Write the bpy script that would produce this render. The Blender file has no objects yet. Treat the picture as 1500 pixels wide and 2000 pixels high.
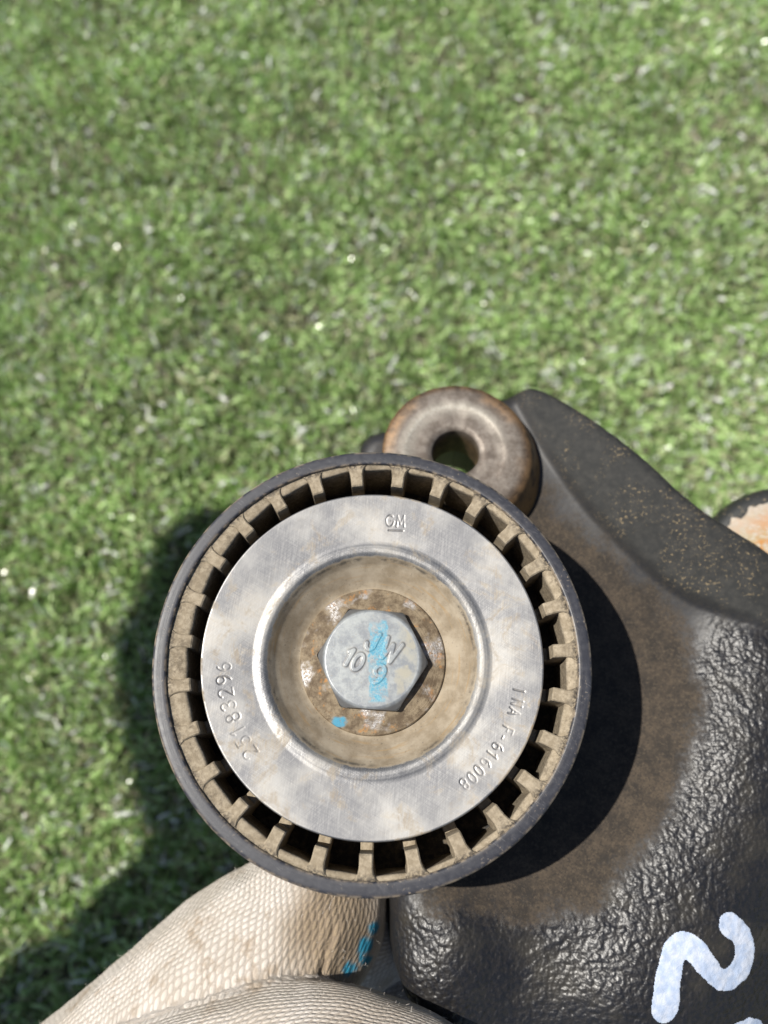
import bpy, bmesh, math, random
import numpy as np
from mathutils import Vector, Matrix

random.seed(4)
rng = np.random.default_rng(7)
SC = bpy.context.scene
COL = SC.collection
MM = 0.001                      # lengths below are in millimetres
TH = math.radians(17.5)         # camera pitch away from straight down
HG = 185.0                      # pulley face above the turf backing

# ------------------------------------------------------------------ camera
CT, ST = math.cos(TH), math.sin(TH)
CAMC = np.array([-2.1, -25.4, -135.75])            # pulley centre seen from the camera
CAM = -np.array([CAMC[0], CAMC[1]*CT - CAMC[2]*ST, CAMC[1]*ST + CAMC[2]*CT])
FPX = 1504.0
cd = bpy.data.cameras.new('camera')
cam = bpy.data.objects.new('camera', cd); COL.objects.link(cam)
cd.sensor_fit = 'HORIZONTAL'; cd.sensor_width = 36.0; cd.lens = 36.0*FPX/1500.0
cd.clip_start = 0.005; cd.clip_end = 20.0
cam.location = (CAM[0]*MM, CAM[1]*MM, (CAM[2]+HG)*MM)
cam.rotation_euler = (TH, 0, 0)
cd.dof.use_dof = True; cd.dof.focus_distance = 0.137; cd.dof.aperture_fstop = cd.lens/2.3
SC.camera = cam

# ------------------------------------------------------------------ light
SUN_EL, SUN_AZ = math.radians(59), math.radians(171)      # azimuth from +X
SUN = Vector((math.cos(SUN_EL)*math.cos(SUN_AZ), math.cos(SUN_EL)*math.sin(SUN_AZ), math.sin(SUN_EL)))
w = bpy.data.worlds.new('World'); SC.world = w; w.use_nodes = True
nt = w.node_tree; bg = nt.nodes['Background']
sky = nt.nodes.new('ShaderNodeTexSky'); sky.sky_type = 'NISHITA'; sky.sun_disc = False
sky.sun_elevation = SUN_EL; sky.sun_rotation = math.atan2(SUN.x, SUN.y)
nt.links.new(sky.outputs[0], bg.inputs[0]); bg.inputs[1].default_value = 0.06
ld = bpy.data.lights.new('sun', 'SUN'); ld.energy = 5.0; ld.angle = math.radians(0.53); ld.color = (1.0, 0.955, 0.88)
lo = bpy.data.objects.new('sun', ld); COL.objects.link(lo)
lo.rotation_euler = SUN.to_track_quat('Z', 'Y').to_euler(); lo.location = (-0.6, 0.1, 1.2)
vs = SC.view_settings
vs.view_transform = 'Standard'; vs.look = 'None'; vs.exposure = 0.42; vs.gamma = 1.0; vs.use_curve_mapping = False
SC.cycles.max_bounces = 6; SC.cycles.use_denoising = True

# ------------------------------------------------------------------ helpers
def unproj(px, py, z):
    """photo pixel -> x, y on the level z (mm, pulley frame)"""
    px = np.asarray(px, float); py = np.asarray(py, float)
    d = np.stack([(px-750)/FPX, -(py-1000)/FPX, -np.ones_like(px)], -1)
    dw = np.stack([d[..., 0], d[..., 1]*CT - d[..., 2]*ST, d[..., 1]*ST + d[..., 2]*CT], -1)
    t = (z - CAM[2])/dw[..., 2]
    return np.stack([CAM[0]+dw[..., 0]*t, CAM[1]+dw[..., 1]*t], -1)

def mesh_np(name, V, F, mat, parent=None, smooth=True, attrs=None):
    """V (n,3) mm, F (m,k) index array or list of such arrays"""
    me = bpy.data.meshes.new(name)
    Fs = F if isinstance(F, list) else [F]
    Fs = [np.asarray(f, np.int32) for f in Fs if len(f)]
    me.vertices.add(len(V)); me.vertices.foreach_set('co', (np.asarray(V, np.float64)*MM).astype(np.float32).ravel())
    nl = sum(f.size for f in Fs); npoly = sum(len(f) for f in Fs)
    me.loops.add(nl); me.polygons.add(npoly)
    me.loops.foreach_set('vertex_index', np.concatenate([f.ravel() for f in Fs]))
    tot = np.concatenate([np.full(len(f), f.shape[1], np.int32) for f in Fs])
    me.polygons.foreach_set('loop_start', np.concatenate([[0], np.cumsum(tot)[:-1]]).astype(np.int32))
    me.polygons.foreach_set('loop_total', tot)
    me.polygons.foreach_set('use_smooth', np.full(npoly, smooth, bool))
    me.update(calc_edges=True); me.validate()
    for k, a in (attrs or {}).items():
        a = np.asarray(a, np.float32)
        if a.ndim == 1:
            me.attributes.new(k, 'FLOAT', 'POINT').data.foreach_set('value', a)
        else:
            me.attributes.new(k, 'FLOAT_VECTOR', 'POINT').data.foreach_set('vector', a.ravel())
    if mat: me.materials.append(mat)
    o = bpy.data.objects.new(name, me); COL.objects.link(o)
    if parent: o.parent = parent
    return o

def empty(name, loc, label, cat, group=None):
    o = bpy.data.objects.new(name, None); COL.objects.link(o)
    o.empty_display_size = 0.01
    o.location = loc; o['label'] = label; o['category'] = cat
    if group: o['group'] = group
    return o

def grid_faces(nr, nc, wrap=False, off=0):
    i = np.arange(nr-1)[:, None]; j = np.arange(nc if wrap else nc-1)[None, :]
    a = i*nc + j; b = i*nc + (j+1) % nc; c = (i+1)*nc + (j+1) % nc; d = (i+1)*nc + j
    return np.stack([a, b, c, d], -1).reshape(-1, 4) + off

def lathe(prof, n, shear=(0, 0), up=True):
    """prof list of (r, z); outward-to-inward order decides the normal"""
    t = np.linspace(0, 2*np.pi, n, endpoint=False)
    p = np.asarray(prof, float); z0 = p[:, 1].max()
    X = p[:, 0:1]*np.cos(t)[None] + shear[0]*(z0-p[:, 1:2])
    Y = p[:, 0:1]*np.sin(t)[None] + shear[1]*(z0-p[:, 1:2])
    Z = np.repeat(p[:, 1:2], n, 1)
    V = np.stack([X, Y, Z], -1).reshape(-1, 3)
    F = grid_faces(len(p), n, True)
    return V, F

def h2(ix, iy, s):
    v = np.sin(ix*127.1 + iy*311.7 + s*74.7)*43758.5453
    return v - np.floor(v)
def vn(x, y, s=0.0):
    x = np.asarray(x, float); y = np.asarray(y, float)
    ix, iy = np.floor(x), np.floor(y); fx, fy = x-ix, y-iy
    fx = fx*fx*(3-2*fx); fy = fy*fy*(3-2*fy)
    a, b, c, d = h2(ix, iy, s), h2(ix+1, iy, s), h2(ix, iy+1, s), h2(ix+1, iy+1, s)
    return (a*(1-fx)+b*fx)*(1-fy) + (c*(1-fx)+d*fx)*fy
def fbm(x, y, s=0.0, o=4):
    r = 0; a = .5
    for k in range(o):
        r = r + a*vn(x*2**k, y*2**k, s+k*3.1); a *= .5
    return r/(1-.5**o)
def sstep(a, b, x):
    t = np.clip((x-a)/(b-a), 0, 1); return t*t*(3-2*t)

def seg_dist(P, A, B):
    d = B-A; L = max((d*d).sum(), 1e-12)
    t = np.clip(((P-A) @ d)/L, 0, 1)
    return np.sqrt(((P-A-t[:, None]*d)**2).sum(1))
def path_dist(P, path):
    r = np.full(len(P), 1e9)
    for a, b in zip(path[:-1], path[1:]): r = np.minimum(r, seg_dist(P, np.asarray(a, float), np.asarray(b, float)))
    return r
def poly_sdf(P, poly):
    """positive inside"""
    poly = np.asarray(poly, float); r = np.full(len(P), 1e9); ins = np.zeros(len(P), bool)
    for a, b in zip(poly, np.roll(poly, -1, 0)):
        r = np.minimum(r, seg_dist(P, a, b))
        c = ((a[1] > P[:, 1]) != (b[1] > P[:, 1]))
        xi = (b[0]-a[0])*(P[:, 1]-a[1])/((b[1]-a[1]) if b[1] != a[1] else 1e-9) + a[0]
        ins ^= c & (P[:, 0] < xi)
    return np.where(ins, r, -r)

# ------------------------------------------------------------------ node material helper
class Mat:
    def __init__(s, name):
        s.m = bpy.data.materials.new(name); s.m.use_nodes = True
        s.t = s.m.node_tree; s.b = s.t.nodes['Principled BSDF']
        tc = s.t.nodes.new('ShaderNodeTexCoord')
        mp = s.t.nodes.new('ShaderNodeMapping'); mp.inputs['Scale'].default_value = (1000, 1000, 1000)
        s.t.links.new(tc.outputs['Object'], mp.inputs['Vector']); s.co = mp.outputs[0]   # mm
    def n(s, t, **k):
        n = s.t.nodes.new('ShaderNode'+t)
        for a, b in k.items(): setattr(n, a, b)
        return n
    def put(s, sock, v):
        if hasattr(v, 'is_linked'): s.t.links.new(v, sock)
        else:
            if isinstance(v, (tuple, list)) and len(v) == 3 and sock.type == 'RGBA': v = (*v, 1)
            sock.default_value = v
    def vec(s, scale=(1, 1, 1), rot=0.0, src=None):
        mp = s.n('Mapping'); mp.inputs['Scale'].default_value = scale; mp.inputs['Rotation'].default_value = (0, 0, rot)
        # rotate first, then stretch: two nodes
        if rot:
            mp.inputs['Scale'].default_value = (1, 1, 1); s.put(mp.inputs[0], src or s.co)
            m2 = s.n('Mapping'); m2.inputs['Scale'].default_value = scale; s.put(m2.inputs[0], mp.outputs[0]); return m2.outputs[0]
        s.put(mp.inputs[0], src or s.co); return mp.outputs[0]
    def noise(s, scale, detail=3, rough=.55, v=None, dist=0.0, color=False):
        n = s.n('TexNoise'); n.inputs['Scale'].default_value = scale; n.inputs['Detail'].default_value = detail
        n.inputs['Roughness'].default_value = rough; n.inputs['Distortion'].default_value = dist
        s.put(n.inputs['Vector'], v or s.co); return n.outputs['Color' if color else 0]
    def vor(s, scale, v=None, feature='F1', out='Distance'):
        n = s.n('TexVoronoi', feature=feature); n.inputs['Scale'].default_value = scale
        s.put(n.inputs['Vector'], v or s.co); return n.outputs[out]
    def ramp(s, f, a, b, lo=0.0, hi=1.0):
        n = s.n('MapRange', interpolation_type='SMOOTHSTEP')
        s.put(n.inputs[0], f); n.inputs[1].default_value = a; n.inputs[2].default_value = b
        n.inputs[3].default_value = lo; n.inputs[4].default_value = hi; return n.outputs[0]
    def math(s, op, a, b=0.0, c=0.0):
        n = s.n('Math', operation=op); s.put(n.inputs[0], a); s.put(n.inputs[1], b); s.put(n.inputs[2], c); return n.outputs[0]
    def mix(s, f, a, b):
        n = s.n('Mix', data_type='RGBA'); s.put(n.inputs[0], f); s.put(n.inputs[6], a); s.put(n.inputs[7], b); return n.outputs[2]
    def mixf(s, f, a, b):
        n = s.n('Mix', data_type='FLOAT'); s.put(n.inputs[0], f); s.put(n.inputs[2], a); s.put(n.inputs[3], b); return n.outputs[0]
    def attr(s, name, out='Fac'):
        n = s.n('Attribute', attribute_name=name); return n.outputs[out]
    def bump(s, h, strength, dist, nrm=None):
        n = s.n('Bump'); n.inputs['Strength'].default_value = strength; n.inputs['Distance'].default_value = dist*MM
        s.put(n.inputs['Height'], h)
        if nrm: s.put(n.inputs['Normal'], nrm)
        return n.outputs[0]
    def out(s, col=None, rough=None, metal=None, normal=None, spec=None, **k):
        for key, v in (('Base Color', col), ('Roughness', rough), ('Metallic', metal), ('Normal', normal), ('Specular IOR Level', spec)):
            if v is not None: s.put(s.b.inputs[key], v)
        for key, v in k.items(): s.put(s.b.inputs[key.replace('_', ' ')], v)
        return s.m

# ---- materials
def mat_cover():
    m = Mat('worn_steel')
    big = m.noise(.075, 4, .6); fine = m.noise(.55, 6, .7)
    sx = m.noise(1, 3, .6, m.vec((9, .30, 1), .12)); sy = m.noise(1, 3, .6, m.vec((.35, 10, 1), .5))
    sz = m.noise(1, 3, .6, m.vec((.25, 9.0, 1), -.75))
    scr = m.math('ADD', m.math('MULTIPLY', sx, .4), m.math('ADD', m.math('MULTIPLY', sy, .32), m.math('MULTIPLY', sz, .28)))
    steel = m.mix(m.ramp(big, .38, .64), (.18, .18, .186), (.37, .36, .34))
    steel = m.mix(m.ramp(scr, .45, .72), steel, (.52, .51, .49))
    steel = m.mix(m.math('MULTIPLY', m.ramp(scr, .34, .46, 1, 0), .45), steel, (.12, .125, .14))
    stain = m.math('MULTIPLY', m.ramp(m.noise(.16, 6, .72, dist=.6), .52, .63), m.ramp(sx, .30, .60))
    stain2 = m.math('MULTIPLY', m.ramp(m.noise(.07, 5, .75), .48, .66), .55)
    st = m.math('MINIMUM', m.math('MAXIMUM', stain, m.math('MULTIPLY', stain2, m.ramp(sy, .38, .62))), 1.0)
    st = m.math('MULTIPLY', st, .62)
    dirt = m.mix(m.ramp(fine, .4, .65), (.23, .175, .11), (.33, .275, .195))
    col = m.mix(st, steel, dirt)
    g = m.attr('groove')
    col = m.mix(m.math('MULTIPLY', g, .5), col, (.12, .105, .09))
    # dust packed into the pressed cup
    tan = m.mix(m.ramp(m.noise(.22, 5, .65), .35, .68), (.20, .158, .105), (.315, .265, .195))
    ringv = m.noise(1.0, 4, .6, m.attr('polar', 'Vector'))
    tan = m.mix(m.ramp(ringv, .54, .72, 0, .7), tan, (.28, .185, .085))
    tan = m.mix(m.ramp(m.noise(2.4, 3, .6), .63, .72, 0, .7), tan, (.10, .085, .065))
    d = m.ramp(m.math('ADD', m.attr('dust'), m.math('MULTIPLY', m.math('SUBTRACT', fine, .5), .7)), .38, .62)
    col = m.mix(d, col, tan)
    k = m.attr('dark_ring'); col = m.mix(m.math('MULTIPLY', k, m.ramp(fine, .35, .6)), col, (.045, .04, .033))
    dd = m.math('MAXIMUM', d, m.math('MULTIPLY', st, .9))
    metal = m.math('MULTIPLY', m.math('SUBTRACT', 1.0, dd), .85)
    rough = m.mixf(dd, m.math('ADD', m.ramp(scr, .35, .65, .52, .36), m.math('MULTIPLY', m.attr('lip'), .2)), .85)
    h = m.math('ADD', m.math('MULTIPLY', scr, .8), m.math('MULTIPLY', fine, m.mixf(d, .15, .9)))
    return m.out(col, rough, metal, m.bump(h, .22, .10))

def mat_rim():
    m = Mat('black_pulley_plastic')
    f = m.noise(.8, 5, .65); pol = m.attr('polar', 'Vector')
    s = m.noise(1, 3, .6, pol)
    col = m.mix(m.ramp(f, .35, .7), (.023, .024, .031), (.035, .036, .044))
    fleck = m.math('MULTIPLY', m.ramp(m.noise(1.6, 4, .7), .60, .68), m.ramp(m.noise(.12, 3), .45, .62))
    edge = m.math('MULTIPLY', m.attr('edge'), m.ramp(m.noise(.5, 4, .7), .42, .60))
    col = m.mix(m.math('MAXIMUM', m.math('MULTIPLY', fleck, .8), m.math('MULTIPLY', edge, .8)), col, (.30, .24, .17))
    hair = m.ramp(m.noise(1, 2, .5, m.vec((.4, 9, 1), .6)), .66, .72, 0, .35)
    col = m.mix(hair, col, (.25, .24, .24))
    return m.out(col, m.ramp(f, .3, .7, .40, .50), 0.0, m.bump(m.math('ADD', s, m.noise(5, 3, .7)), .22, .08), .5)

def mat_tan():
    m = Mat('dusty_moulded_plastic')
    oi = m.n('ObjectInfo'); vm = m.n('VectorMath', operation='ADD'); m.put(vm.inputs[0], m.co)
    sc_ = m.math('MULTIPLY', oi.outputs['Random'], 37.0); m.put(vm.inputs[1], sc_); m.co = vm.outputs[0]
    f = m.noise(.9, 5, .7); f2 = m.noise(4.5, 4, .7)
    col = m.mix(m.ramp(f, .35, .68), (.24, .195, .135), (.37, .31, .225))
    col = m.mix(m.ramp(f2, .56, .70, 0, .7), col, (.15, .115, .075))
    col = m.mix(m.ramp(m.noise(.35, 4, .7), .54, .68, 0, .65), col, (.11, .088, .062))
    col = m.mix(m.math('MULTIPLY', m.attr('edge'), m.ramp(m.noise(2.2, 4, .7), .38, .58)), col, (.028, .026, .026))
    return m.out(col, .9, 0.0, m.bump(m.math('ADD', f, f2), .5, .12), .2)

def mat_deep():
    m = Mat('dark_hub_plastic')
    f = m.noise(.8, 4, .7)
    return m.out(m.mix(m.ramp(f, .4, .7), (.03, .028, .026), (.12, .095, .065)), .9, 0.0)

def mat_bolt():
    m = Mat('zinc_plated_bolt')
    f = m.noise(.5, 5, .65); f2 = m.noise(3.5, 4, .7)
    col = m.mix(m.ramp(f, .36, .66), (.20, .212, .225), (.32, .335, .33))
    col = m.mix(m.ramp(f2, .56, .72, 0, .6), col, (.28, .245, .18))
    col = m.mix(m.ramp(m.math('ADD', m.attr('dust'), m.math('MULTIPLY', m.math('SUBTRACT', f, .5), .8)), .35, .75), col, (.33, .31, .25))
    col = m.mix(m.math('MULTIPLY', m.attr('groove'), .6), col, (.14, .12, .10))
    bl = m.math('MULTIPLY', m.attr('blue'), m.ramp(m.noise(.7, 5, .75), .36, .56))
    col = m.mix(bl, col, m.mix(m.ramp(f2, .4, .65), (.055, .235, .34), (.16, .345, .40)))
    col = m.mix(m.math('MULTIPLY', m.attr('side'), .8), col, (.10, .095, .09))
    pa = m.math('MULTIPLY', m.math('SUBTRACT', 1.0, bl), .3)
    return m.out(col, m.mixf(bl, .42, .6), pa, m.bump(m.math('ADD', f, f2), .25, .08))

def mat_flange():
    m = Mat('rusty_flange')
    f = m.noise(.45, 5, .7); f2 = m.noise(2.2, 5, .75); pol = m.noise(1, 4, .65, m.attr('polar', 'Vector'))
    col = m.mix(m.ramp(f, .36, .64), (.095, .066, .038), (.225, .175, .112))
    col = m.mix(m.ramp(f2, .54, .68, 0, .8), col, (.06, .042, .028))
    col = m.mix(m.ramp(m.noise(.3, 4, .7), .56, .68, 0, .8), col, (.36, .17, .045))
    bare = m.math('MULTIPLY', m.ramp(m.noise(.16, 3, .6), .50, .62), m.ramp(f2, .36, .55))
    col = m.mix(bare, col, (.42, .40, .385))
    bl = m.math('MULTIPLY', m.attr('blue'), m.ramp(f2, .30, .46))
    col = m.mix(bl, col, (.06, .24, .35))
    return m.out(col, m.mixf(bare, .8, .38), m.math('MULTIPLY', bare, .75), m.bump(m.math('ADD', pol, f2), .6, .22))

def mat_casting():
    m = Mat('painted_cast_iron')
    vo = m.vor(1.1, m.vec((1, 1, 1)), 'SMOOTH_F1'); n1 = m.noise(1.1, 1.0, .4); n2 = m.noise(2.6, 5, .7)
    dust = m.attr('dust'); matte = m.attr('matte')
    gap = m.math('MULTIPLY', m.ramp(n1, .60, .42), .35)
    black = m.mix(gap, (.010, .010, .012), (.026, .022, .017))
    black = m.mix(m.ramp(m.noise(.07, 3), .5, .72, 0, .45), black, (.06, .052, .036))
    grey = m.mix(m.ramp(m.noise(.5, 5, .7), .35, .7), (.010, .0105, .010), (.026, .025, .022))
    speck = m.math('MULTIPLY', m.ramp(m.noise(1.5, 5, .75), .565, .64), m.ramp(m.noise(.11, 3), .42, .60))
    grey = m.mix(speck, grey, (.22, .165, .09))
    col = m.mix(matte, black, grey)
    brown = m.mix(m.ramp(m.noise(.22, 6, .75), .36, .66), (.018, .0135, .0095), (.058, .042, .027))
    brown = m.mix(m.ramp(m.noise(1.3, 4, .75), .50, .64, 0, .7), brown, (.078, .058, .037))
    brown = m.mix(m.ramp(m.noise(2.1, 5, .8), .50, .60, 0, .8), brown, (.014, .011, .009))
    brown = m.mix(m.ramp(m.noise(3.6, 3, .6), .64, .72, 0, .6), brown, (.16, .12, .075))
    dk = m.ramp(m.math('ADD', dust, m.math('MULTIPLY', m.math('SUBTRACT', m.noise(.9, 6, .8), .5), 1.3)), .22, .82)
    col = m.mix(dk, col, brown)
    rough = m.mixf(dk, m.mixf(matte, m.mixf(m.attr('grain'), .55, m.ramp(n2, .3, .7, .36, .50)), .80), .88)
    h = m.math('ADD', m.math('MULTIPLY', n1, .8), m.math('MULTIPLY', m.math('MULTIPLY', vo, vo), -.9))
    amp = m.mixf(m.attr('grain'), .06, m.mixf(dk, 1.0, .3))
    h = m.math('ADD', m.math('MULTIPLY', h, amp), m.math('MULTIPLY', n2, m.mixf(dk, .02, .085)))
    return m.out(col, rough, 0.0, m.bump(h, 1.0, .32), .55)

def mat_boss():
    m = Mat('worn_boss_metal')
    f = m.noise(.35, 5, .7); f2 = m.noise(1.8, 5, .75)
    face = m.mix(m.ramp(f, .36, .66), (.115, .092, .074), (.22, .19, .16))
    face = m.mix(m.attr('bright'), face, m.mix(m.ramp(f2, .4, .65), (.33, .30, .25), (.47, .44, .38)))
    side = m.mix(m.ramp(f, .35, .66), (.055, .036, .022), (.16, .10, .055))
    col = m.mix(m.attr('face'), side, face)
    col = m.mix(m.ramp(f2, .58, .70, 0, .6), col, (.12, .075, .045))
    col = m.mix(m.math('MULTIPLY', m.attr('rust'), m.ramp(f, .3, .6)), col, (.34, .18, .06))
    return m.out(col, .5, .35, m.bump(m.math('ADD', f, f2), .4, .15))

def mat_machined():
    m = Mat('machined_face')
    ln = m.noise(1, 3, .6, m.vec((.35, 7, 1), .35)); f = m.noise(.22, 5, .7); f2 = m.noise(.9, 4, .7)
    col = m.mix(m.ramp(ln, .38, .62), (.36, .325, .27), (.50, .47, .41))
    col = m.mix(m.math('MULTIPLY', m.attr('rust'), m.ramp(f2, .30, .55)), col, m.mix(m.ramp(f, .42, .62), (.36, .27, .14), (.44, .19, .045)))
    blk = m.ramp(m.math('ADD', m.attr('black'), m.math('MULTIPLY', m.math('SUBTRACT', f2, .5), .5)), .46, .54)
    col = m.mix(blk, col, m.mix(m.ramp(f2, .58, .68), (.018, .019, .018), (.28, .22, .13)))
    return m.out(col, .5, m.mixf(blk, .35, 0.0), m.bump(ln, .2, .1))

def mat_paint():
    m = Mat('white_paint_marker')
    f = m.noise(.5, 4, .6); f2 = m.noise(2.5, 4, .7)
    col = m.mix(m.ramp(f, .38, .64), (.36, .43, .56), (.48, .52, .60))
    col = m.mix(m.ramp(f2, .64, .74, 0, .5), col, (.22, .30, .46))
    n1 = m.noise(.62, 4, .6, dist=.4)
    return m.out(col, .55, 0.0, m.bump(n1, .5, .5))

def mat_knit():
    m = Mat('cotton_knit')
    uv = m.attr('knit', 'Vector')
    wob = m.noise(.11, 2, .5, color=True)
    add = m.n('MixRGB') if False else None
    sep = m.n('SeparateXYZ'); m.put(sep.inputs[0], uv)
    wsep = m.n('SeparateXYZ'); m.put(wsep.inputs[0], wob)
    u = m.math('ADD', sep.outputs[0], m.math('MULTIPLY', wsep.outputs[0], 2.5))
    v = m.math('ADD', sep.outputs[1], m.math('MULTIPLY', wsep.outputs[1], 2.0))
    vv = m.math('MULTIPLY', v, 1/.95)
    row = m.math('FLOOR', vv); fv = m.math('SUBTRACT', m.math('FRACT', vv), .5)
    slant = m.math('MULTIPLY', fv, .5)
    uu = m.math('ADD', m.math('ADD', m.math('MULTIPLY', u, 1/1.25), m.math('MULTIPLY', row, .5)), slant)
    fu = m.math('SUBTRACT', m.math('FRACT', uu), .5)
    dd = m.math('SQRT', m.math('ADD', m.math('MULTIPLY', m.math('MULTIPLY', fu, fu), 3.4), m.math('MULTIPLY', m.math('MULTIPLY', fv, fv), 4.0)))
    h = m.ramp(dd, 1.05, .25)                                                       # one grain of yarn per stitch
    fz = m.noise(3.2, 5, .8); fz2 = m.noise(9, 3, .7)
    hh = m.math('ADD', h, m.math('ADD', m.math('MULTIPLY', fz, .9), m.math('MULTIPLY', fz2, .5)))
    b1 = m.noise(.06, 4, .6); b2 = m.noise(.16, 4, .65)
    col = m.mix(m.ramp(b1, .36, .62), (.68, .63, .575), (.56, .505, .44))
    col = m.mix(m.math('MULTIPLY', m.ramp(b2, .52, .70), .7), col, (.35, .265, .18))
    col = m.mix(m.math('MULTIPLY', m.attr('dirt'), m.ramp(fz, .2, .6, .6, 1.0)), col, m.mix(m.ramp(fz, .38, .62), (.17, .115, .062), (.36, .275, .175)))
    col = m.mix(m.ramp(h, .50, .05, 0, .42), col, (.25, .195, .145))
    col = m.mix(m.attr('blue'), col, (.03, .27, .42))
    return m.out(col, .95, 0.0, m.bump(hh, .7, .42), .15, Sheen_Weight=.1, Sheen_Roughness=.5)

def mat_simple(name, c1, c2, sc, rough, bump=.3):
    m = Mat(name); f = m.noise(sc, 4, .6)
    return m.out(m.mix(m.ramp(f, .35, .65), c1, c2), rough, 0.0, m.bump(f, bump, .3))

def mat_turf():
    m = Mat('turf_fibre')
    c = m.attr('tint', 'Vector')
    m.put(m.b.inputs['Base Color'], c)
    tr = m.n('BsdfTranslucent'); m.put(tr.inputs[0], c)
    mx = m.n('MixShader'); mx.inputs[0].default_value = .22
    m.t.links.new(m.b.outputs[0], mx.inputs[1]); m.t.links.new(tr.outputs[0], mx.inputs[2])
    m.t.links.new(mx.outputs[0], m.t.nodes['Material Output'].inputs[0])
    m.b.inputs['Roughness'].default_value = .24; m.b.inputs['Specular IOR Level'].default_value = .8
    return m.m

M_COVER, M_RIM, M_TAN, M_DEEP = mat_cover(), mat_rim(), mat_tan(), mat_deep()
M_BOLT, M_FLANGE, M_CAST, M_BOSS = mat_bolt(), mat_flange(), mat_casting(), mat_boss()
M_FACE, M_PAINT, M_KNIT, M_TURF = mat_machined(), mat_paint(), mat_knit(), mat_turf()
M_BACK = mat_simple('turf_backing', (.05, .055, .03), (.11, .105, .065), .15, .95)
M_SHADOW_ARM = mat_simple('shadow_arm_cloth', (.03, .035, .05), (.05, .055, .07), .2, .9)  # cloth of the unseen arm added for its shadow
M_FUZZ = mat_simple('cotton_fibre', (.80, .75, .68), (.70, .63, .55), .3, .9)

# ================================================================== GROUND
GZ = -HG
gv = np.array([[-900, -900, GZ], [900, -900, GZ], [900, 900, GZ], [-900, 900, GZ]], float)
gv[:, 2] = 0
g = mesh_np('ground', gv, np.array([[0, 1, 2, 3]]), M_BACK); g['kind'] = 'structure'

def make_turf():
    c = unproj(np.array([0, 1500, 0, 1500.]), np.array([0, 0, 2000, 2000.]), GZ+6)
    x0, x1 = c[:, 0].min()-45, c[:, 0].max()+45; y0, y1 = c[:, 1].min()-40, c[:, 1].max()+45
    n = 150000
    X = rng.uniform(x0, x1, n); Y = rng.uniform(y0, y1, n)
    # keep only what the view can reach, with a margin: a trapezium
    tt = (Y-c[2:, 1].mean())/(c[:2, 1].mean()-c[2:, 1].mean())
    xl = c[2, 0]+(c[0, 0]-c[2, 0])*tt-60; xr = c[3, 0]+(c[1, 0]-c[3, 0])*tt+60
    k = (X > xl) & (X < xr); X, Y = X[k], Y[k]; n = len(X)
    # fibres leave the backing in tufts
    tx = np.round(X/3.2)*3.2; ty = np.round(Y/3.2)*3.2
    X = X*.55+tx*.45; Y = Y*.55+ty*.45
    patch = fbm(X/38., Y/38., 2.0, 4)
    thatch = rng.random(n) < (.10 + .34*sstep(.50, .72, patch))
    L = rng.uniform(5, 10, n)*np.where(thatch, .62, 1.0)*(0.85+.3*fbm(X/22., Y/22., 9.0, 2))
    W = rng.uniform(1.05, 2.0, n)*np.where(thatch, .75, 1)
    flow = 2*np.pi*fbm(X/60., Y/60., 5.0, 2)
    az = flow + rng.normal(0, 1.5, n)
    lean = np.clip(rng.normal(.75, .35, n), .02, 1.4)
    curl = rng.normal(.55, .55, n)*np.where(thatch, 1.8, 1.0)
    tw = rng.uniform(0, 2*np.pi, n)
    S = 5
    P = np.zeros((n, S, 2, 3)); pos = np.stack([X, Y, np.zeros(n)], 1)
    for s in range(S):
        a = lean + curl*s/(S-1)
        d = np.stack([np.sin(a)*np.cos(az), np.sin(a)*np.sin(az), np.maximum(np.cos(a), -.35)], 1)
        side = np.stack([-np.sin(az), np.cos(az), np.zeros(n)], 1)
        up = np.cross(d, side)
        tws = tw*.35 + s*.25*np.sin(tw)
        sd = side*np.cos(tws)[:, None] + up*np.sin(tws)[:, None]
        wd = W*(1-.55*(s/(S-1))**2)*.5
        P[:, s, 0] = pos - sd*wd[:, None]; P[:, s, 1] = pos + sd*wd[:, None]
        pos = pos + d*(L/(S-1))[:, None]
        az = az + rng.normal(0, .12, n)*np.where(thatch, 4, 1)
    V = P.reshape(-1, 3); V[:, 2] = np.maximum(V[:, 2], .3)
    base = np.arange(n)[:, None]*(2*S)
    F = np.concatenate([base + np.array([2*s, 2*s+1, 2*s+3, 2*s+2]) for s in range(S-1)], 0)
    h = rng.random(n)[:, None]
    green = (1-h)*np.array([.20, .32, .085]) + h*np.array([.54, .69, .32])
    oliv = (1-h)*np.array([.26, .275, .14]) + h*np.array([.47, .48, .29])
    pale = np.array([.80, .86, .72])  # near-white fibres, share raised to put glints into the blade colour
    r2 = rng.random(n)
    colr = np.where((r2 < .22)[:, None], oliv, green); colr = np.where((r2 > .90)[:, None], pale, colr)
    br = (1-h)*np.array([.22, .195, .135]) + h*np.array([.44, .40, .30])
    colr = np.where(thatch[:, None], br, colr)
    colr = np.minimum(colr*(.72+.56*fbm(X/11., Y/11., 14.0, 3))[:, None]*np.array([1.20, 1.19, 1.27]), .88)
    T = np.repeat(colr, 2*S, 0)
    o = mesh_np('turf', V, F, M_TURF, None, True, {'tint': T})
    o['kind'] = 'stuff'; o['label'] = 'short green artificial turf lying beneath the pulley'; o['category'] = 'turf'
    return o
make_turf()

# ================================================================== BELT TENSIONER
ten = empty('belt_tensioner', (0, 0, HG*MM), 'black cast belt tensioner with dusty smooth idler pulley and hex bolt', 'belt tensioner')
TAU = 2*np.pi

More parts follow.
